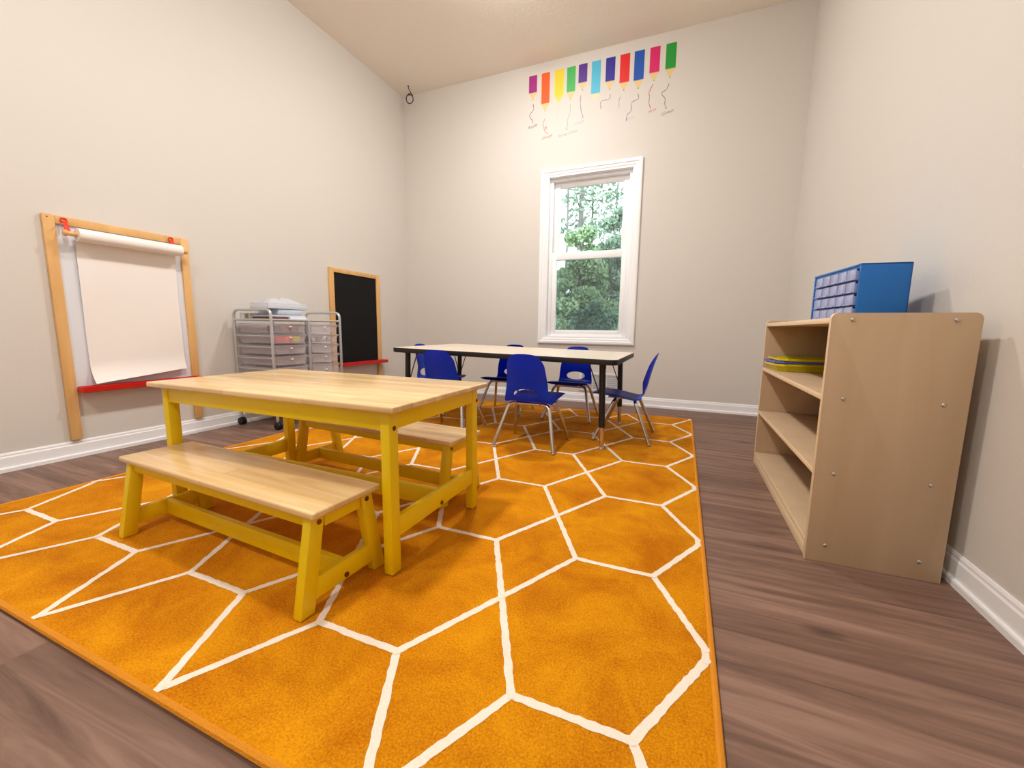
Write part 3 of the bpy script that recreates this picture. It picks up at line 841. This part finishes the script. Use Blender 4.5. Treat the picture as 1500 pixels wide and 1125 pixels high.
# ------------------------------------------------------------------ pencil decals
YD = YB+.0004
def flat(bm, pts, y0=YD-.0010, y1=YD):
    """thin vinyl sheet from an outline in x,z"""
    a = [bm.verts.new((x, y0, z)) for x, z in pts]; b = [bm.verts.new((x, y1, z)) for x, z in pts]
    bm.faces.new(a); bm.faces.new(b[::-1]); n = len(a)
    for i in range(n): bm.faces.new((a[i], b[i], b[(i+1) % n], a[(i+1) % n]))
    return bm
def smooth_path(pts, n=6):
    P = [Vector((x, 0, z)) for x, z in pts]; out = []
    for i in range(len(P)-1):
        p0, p1, p2, p3 = P[max(i-1, 0)], P[i], P[i+1], P[min(i+2, len(P)-1)]
        for k in range(n):
            t = k/n; out.append(.5*((2*p1)+(p2-p0)*t+(2*p0-5*p1+4*p2-p3)*t*t+(3*p1-p0-3*p2+p3)*t**3))
    return out+[P[-1]]
def ribbon(bm, pts, w):
    L_ = []; R_ = []
    for i, p in enumerate(pts):
        d = (pts[min(i+1, len(pts)-1)]-pts[max(i-1, 0)]).normalized(); n = Vector((-d.z, 0, d.x))
        ww = w*(.7+.5*abs(math.sin(i*.5)))
        L_.append(p+n*ww); R_.append(p-n*ww)
    y0, y1 = YD-.0010, YD
    for i in range(len(pts)-1):
        v = [bm.verts.new((q.x, y, q.z)) for y in (y0, y1) for q in (L_[i], R_[i], R_[i+1], L_[i+1])]
        bm.faces.new(v[:4]); bm.faces.new(v[4:][::-1])
        for k in range(4): bm.faces.new((v[k], v[4+k], v[4+(k+1) % 4], v[(k+1) % 4]))
    return bm
def text_obj(txt, x0, x1, z, m, parent, slant=.25, rise=.02):
    cu = bpy.data.curves.new('word', 'FONT'); cu.body = txt; cu.size = .06; cu.shear = slant; cu.extrude = .0003
    tmp = bpy.data.objects.new('word_tmp', cu); COL.objects.link(tmp)
    dg = bpy.context.evaluated_depsgraph_get()
    me = bpy.data.meshes.new_from_object(tmp.evaluated_get(dg)); bpy.data.objects.remove(tmp); bpy.data.curves.remove(cu)
    xs = [v.co.x for v in me.vertices]; s = (x1-x0)/(max(xs)-min(xs)); mx = min(xs); sl = rise/(x1-x0)
    sz = min(s, .8)
    for v in me.vertices:
        x = (v.co.x-mx)*s
        v.co = Vector((x0+x, YD-.0007-v.co.z*.5, z+v.co.y*sz+x*sl))
    me.materials.clear(); me.materials.append(m)
    o = bpy.data.objects.new('word', me); COL.objects.link(o); o.parent = parent
    return o
woodtip = mat('decal_wood_tip', (226, 198, 136), .5)
palewood = mat('decal_pale_tip', (226, 214, 170), .5)
yeltip = mat('decal_yellow_tip', (226, 208, 96), .5)
ZT = 2.952
DEC = [  # colour word, colour, x0, x1, body bottom, tip z, lead colour, squiggle, squiggle colour (glare blended in towards the middle), text (str, x0, x1, z, colour)
 ('purple', (160, 36, 130), -1.441, -1.364, 2.806, 2.746, (70, 40, 60), [(-1.400, 2.716), (-1.392, 2.669), (-1.427, 2.632), (-1.427, 2.610), (-1.404, 2.574), (-1.398, 2.549)], (92, 66, 86), ('Purple', -1.446, -1.357, 2.503, (96, 66, 84))),
 ('orange', (232, 92, 22), -1.320, -1.243, 2.695, 2.631, (190, 80, 30), [(-1.281, 2.574), (-1.296, 2.534), (-1.291, 2.495), (-1.265, 2.502), (-1.270, 2.480), (-1.290, 2.484), (-1.272, 2.455), (-1.247, 2.440)], (206, 120, 104), ('Orange', -1.305, -1.208, 2.394, (206, 110, 96))),
 ('yellow', (232, 208, 34), -1.197, -1.114, 2.732, 2.680, (220, 200, 60), [(-1.132, 2.659), (-1.164, 2.628), (-1.165, 2.565), (-1.211, 2.533)], (206, 202, 176), ('Yellow', -1.181, -1.104, 2.498, (206, 204, 178))),
 ('light green', (62, 176, 84), -1.086, -1.009, 2.747, 2.681, (120, 160, 110), [(-1.048, 2.649), (-1.050, 2.577), (-1.070, 2.526), (-1.068, 2.475), (-1.085, 2.454), (-1.061, 2.444)], (150, 172, 160), ('Spring Green', -1.154, -.973, 2.392, (140, 168, 156))),
 ('violet', (76, 22, 140), -.982, -.906, 2.802, 2.739, (40, 30, 60), [(-.955, 2.706), (-.959, 2.643), (-.945, 2.558), (-.930, 2.525), (-.945, 2.517)], (116, 108, 132), ('Violet', -.998, -.919, 2.466, (168, 170, 184))),
 ('light blue', (70, 180, 214), -.868, -.790, 2.692, 2.640, (214, 222, 200), None, None, None),
 ('dark blue', (38, 26, 150), -.748, -.670, 2.765, 2.700, (46, 40, 60), [(-.703, 2.665), (-.708, 2.629), (-.770, 2.625), (-.783, 2.601), (-.775, 2.561)], (130, 122, 134), None),
 ('red', (222, 24, 24), -.630, -.550, 2.731, 2.669, (110, 40, 30), [(-.616, 2.638), (-.626, 2.590), (-.623, 2.560), (-.632, 2.540)], (178, 152, 146), None),
 ('bright blue', (10, 80, 176), -.515, -.435, 2.726, 2.661, (50, 50, 70), [(-.476, 2.628), (-.468, 2.588), (-.522, 2.563), (-.523, 2.504), (-.554, 2.475), (-.557, 2.431)], (110, 108, 124), ('Blue', -.570, -.501, 2.423, (188, 194, 204))),
 ('rose pink', (214, 22, 104), -.392, -.314, 2.758, 2.696, (160, 60, 70), [(-.358, 2.676), (-.385, 2.616), (-.380, 2.586), (-.382, 2.538), (-.368, 2.496)], (166, 80, 96), ('Rose', -.381, -.322, 2.457, (196, 104, 120))),
 ('green', (26, 150, 50), -.270, -.192, 2.762, 2.696, (80, 96, 70), [(-.233, 2.658), (-.249, 2.618), (-.287, 2.592), (-.258, 2.548), (-.258, 2.506), (-.243, 2.469)], (104, 122, 100), ('Green', -.277, -.188, 2.420, (110, 140, 110))),
]
for nm, rgb, x0, x1, zb, ztip, lead, sq, sqc, tx in DEC:
    cx = (x0+x1)/2
    t = thing('pencil_decal', f'{nm} pencil wall decal in the row above the window', 'wall decal', (0, 0, 0), 0, 'pencil decals above the window')
    pts = [(x0, ZT), (x0, zb)]
    ns = 6
    for k in range(ns):
        xa = x0+(x1-x0)*(k+.5)/ns; xb = x0+(x1-x0)*(k+1)/ns
        pts += [(xa, zb+.007), (xb, zb)]
    pts += [(x1, ZT)]
    obj('body', flat(nb(), pts[::-1]), mat('decal_'+nm.replace(' ', '_'), rgb, .45), t, smooth=False)
    wt = yeltip if nm == 'yellow' else palewood if nm == 'light blue' else woodtip
    f = .86
    obj('wood_tip', flat(nb(), [(x0, zb+.004), (cx+(x0-cx)*(1-f), zb+(ztip-zb)*f), (cx+(x1-cx)*(1-f), zb+(ztip-zb)*f), (x1, zb+.004)], YD-.0008, YD), wt, t, smooth=False)
    obj('lead', flat(nb(), [(cx+(x0-cx)*(1-f), zb+(ztip-zb)*f), (cx, ztip), (cx+(x1-cx)*(1-f), zb+(ztip-zb)*f)]), mat('lead_'+nm.replace(' ', '_'), lead, .5), t, smooth=False)
    if sq: obj('squiggle', ribbon(nb(), smooth_path(sq), .0022), mat('line_'+nm.replace(' ', '_'), sqc, .5), t, smooth=False)
    if tx: text_obj(tx[0], tx[1], tx[2], tx[3], mat('word_'+nm.replace(' ', '_'), tx[4], .5), t)

# ------------------------------------------------------------------ outdoors
gm = mat('grass', (92, 112, 66), .9, var=.2, vscale=3)
gr = nb(); box(gr, -30, 26, YB+.15, 46, -.55, -.45); struct('ground', gr, gm, smooth=False)
bark = mat('pine_bark', (104, 98, 96), .9, bump=.6, bscale=14, bstretch=(4, 4, .6), var=.2, vscale=6)
lf = [leaf_mat('needles_mid', (142, 160, 142), (100, 122, 106)), leaf_mat('needles_light', (154, 172, 134), (112, 136, 106)), leaf_mat('needles_dark', (96, 122, 104), (60, 84, 74))]  # muted grey-green: outdoor haze is mixed into the needle colours
def foliage(bm, clusters, per, size, rn):
    for (c, r) in clusters:
        c = Vector(c)
        for _ in range(per):
            d = Vector((rn.gauss(0, 1), rn.gauss(0, 1), rn.gauss(0, 1))).normalized()*(rn.random()**.4)
            p = c+Vector((d.x*r[0], d.y*r[1], d.z*r[2]))
            # a tuft: thin needles blades fanned about one direction
            ax_ = Vector((rn.gauss(0, 1), rn.gauss(0, 1), rn.gauss(.4, 1))).normalized()
            s = size*rn.uniform(.6, 1.35)
            sd = ax_.cross(Vector((rn.gauss(0, 1), rn.gauss(0, 1), rn.gauss(0, 1)))).normalized()*s*.38
            a = bm.verts.new(p-sd*.4); b = bm.verts.new(p+sd*.4); e = bm.verts.new(p+ax_*s+sd); f = bm.verts.new(p+ax_*s-sd*.8)
            bm.faces.new((a, b, e, f))
def tree(label, x, y, h, crown0, rx, per, size, li, tr, seed, ncl=14, dens_top=1., bare=False):
    rn = random.Random(seed)
    t = thing('pine_tree', label, 'tree', (x, y, -.45), 0, 'trees outside the window')
    k = nb(); n = 9
    lean = rn.uniform(-.03, .03)
    path = [(lean*h*(i/n)**2+rn.uniform(-.03, .03)*(i > 0), rn.uniform(-.02, .02), h*i/n) for i in range(n+1)]
    tube(k, path, tr, 9, rs=[tr*(1-.75*i/n) for i in range(n+1)])
    cl = []
    for i in range(ncl):
        f = (i+.5)/ncl; z = crown0+(h-crown0)*f; rad = rx*(1-.72*f)*rn.uniform(.75, 1.1); a = i*2.4+rn.uniform(-.4, .4)
        e = Vector((rad*.75*math.cos(a), rad*.75*math.sin(a), z+rn.uniform(-.1, .2)))
        tube(k, [(0, 0, z-.15), (e.x*.5, e.y*.5, z-.05), tuple(e)], .02, 5, rs=[tr*.3, tr*.2, tr*.08])
        cl.append((e, (rad*.62, rad*.62, rad*.42)))
    obj('trunk', k, bark, t)
    fo = nb(); foliage(fo, cl, per, size, rn)
    obj('foliage', fo, lf[li], t, smooth='raw')
    return t
TREES = [
 ('tall pine with the thickest bare trunk seen through the upper window pane', -3.40, 14.0, 12., 4.4, 1.5, 170, .13, 0, .13, 11, 24),
 ('tall slim pine left of the thick bare trunk outside the window', -3.56, 12.9, 11., 7.0, 1.5, 260, .14, 0, .05, 12, 12),
 ('tall slim pine right of the thick bare trunk outside the window', -3.22, 15.2, 12., 6.6, 1.6, 260, .14, 0, .06, 13, 12),
 ('bushy young pine at the centre of the window view', -2.42, 10.2, 3.55, .2, 1.05, 1500, .085, 1, .06, 14, 20),
 ('bushy young pine at the left of the lower window pane', -2.62, 8.6, 2.05, .1, .85, 1300, .07, 1, .05, 15, 18),
 ('green pine at the right of the window view', -1.72, 11.4, 4.2, .3, 1.15, 1300, .09, 0, .08, 16, 20),
 ('dark low shrubby pine at the lower right of the window view', -1.50, 7.6, 1.55, .1, .75, 1300, .065, 2, .04, 17, 16),
 ('dark low pine at the lower middle of the window view', -2.05, 7.2, 1.05, .1, .55, 1200, .06, 2, .04, 18, 14),
 ('thin tall pine with sparse foliage at the upper right of the window view', -2.75, 17.0, 9.5, 4.6, 1.6, 70, .14, 0, .07, 19, 16),
 ('pale pine behind the young pines at the left of the window view', -5.2, 15.5, 3.4, .3, 1.3, 900, .11, 0, .09, 20, 16),
 ('dense pine far behind the young pines', -3.7, 19.5, 3.9, .3, 2.4, 1500, .15, 0, .12, 21, 18),
 ('dense pine far behind on the right', -2.0, 18.5, 4.6, .3, 2.2, 1500, .15, 0, .12, 22, 18),
]
for a in TREES: tree(*a)

# ------------------------------------------------------------------ world, camera
w = bpy.data.worlds.new('overcast_sky'); SC.world = w; w.use_nodes = True
bg = w.node_tree.nodes['Background']; bg.inputs['Color'].default_value = (.90, .97, 1.0, 1); bg.inputs['Strength'].default_value = 2.7

F_, YAW, PIT, ROLL, HCAM = 597.9, -.3933, .1347, .0126, .68
fwd = Vector((math.sin(YAW)*math.cos(PIT), math.cos(YAW)*math.cos(PIT), -math.sin(PIT)))
r0 = fwd.cross(Vector((0, 0, 1))).normalized(); u0 = r0.cross(fwd)
rt = r0*math.cos(ROLL)+u0*math.sin(ROLL); upv = u0*math.cos(ROLL)-r0*math.sin(ROLL)
cam = bpy.data.cameras.new('camera'); co = bpy.data.objects.new('camera', cam); COL.objects.link(co)
cam.sensor_width = 36; cam.sensor_fit = 'HORIZONTAL'; cam.lens = F_/1500*36; cam.clip_start = .02
co.matrix_world = Matrix(((rt.x, upv.x, -fwd.x, 0), (rt.y, upv.y, -fwd.y, 0), (rt.z, upv.z, -fwd.z, HCAM), (0, 0, 0, 1)))
SC.camera = co
SC.view_settings.view_transform = 'Standard'; SC.view_settings.look = 'None'; SC.view_settings.gamma = 1; SC.view_settings.use_curve_mapping = False
SC.view_settings.exposure = 1.32
SC.cycles.max_bounces = 10; SC.cycles.diffuse_bounces = 6; SC.cycles.transparent_max_bounces = 24
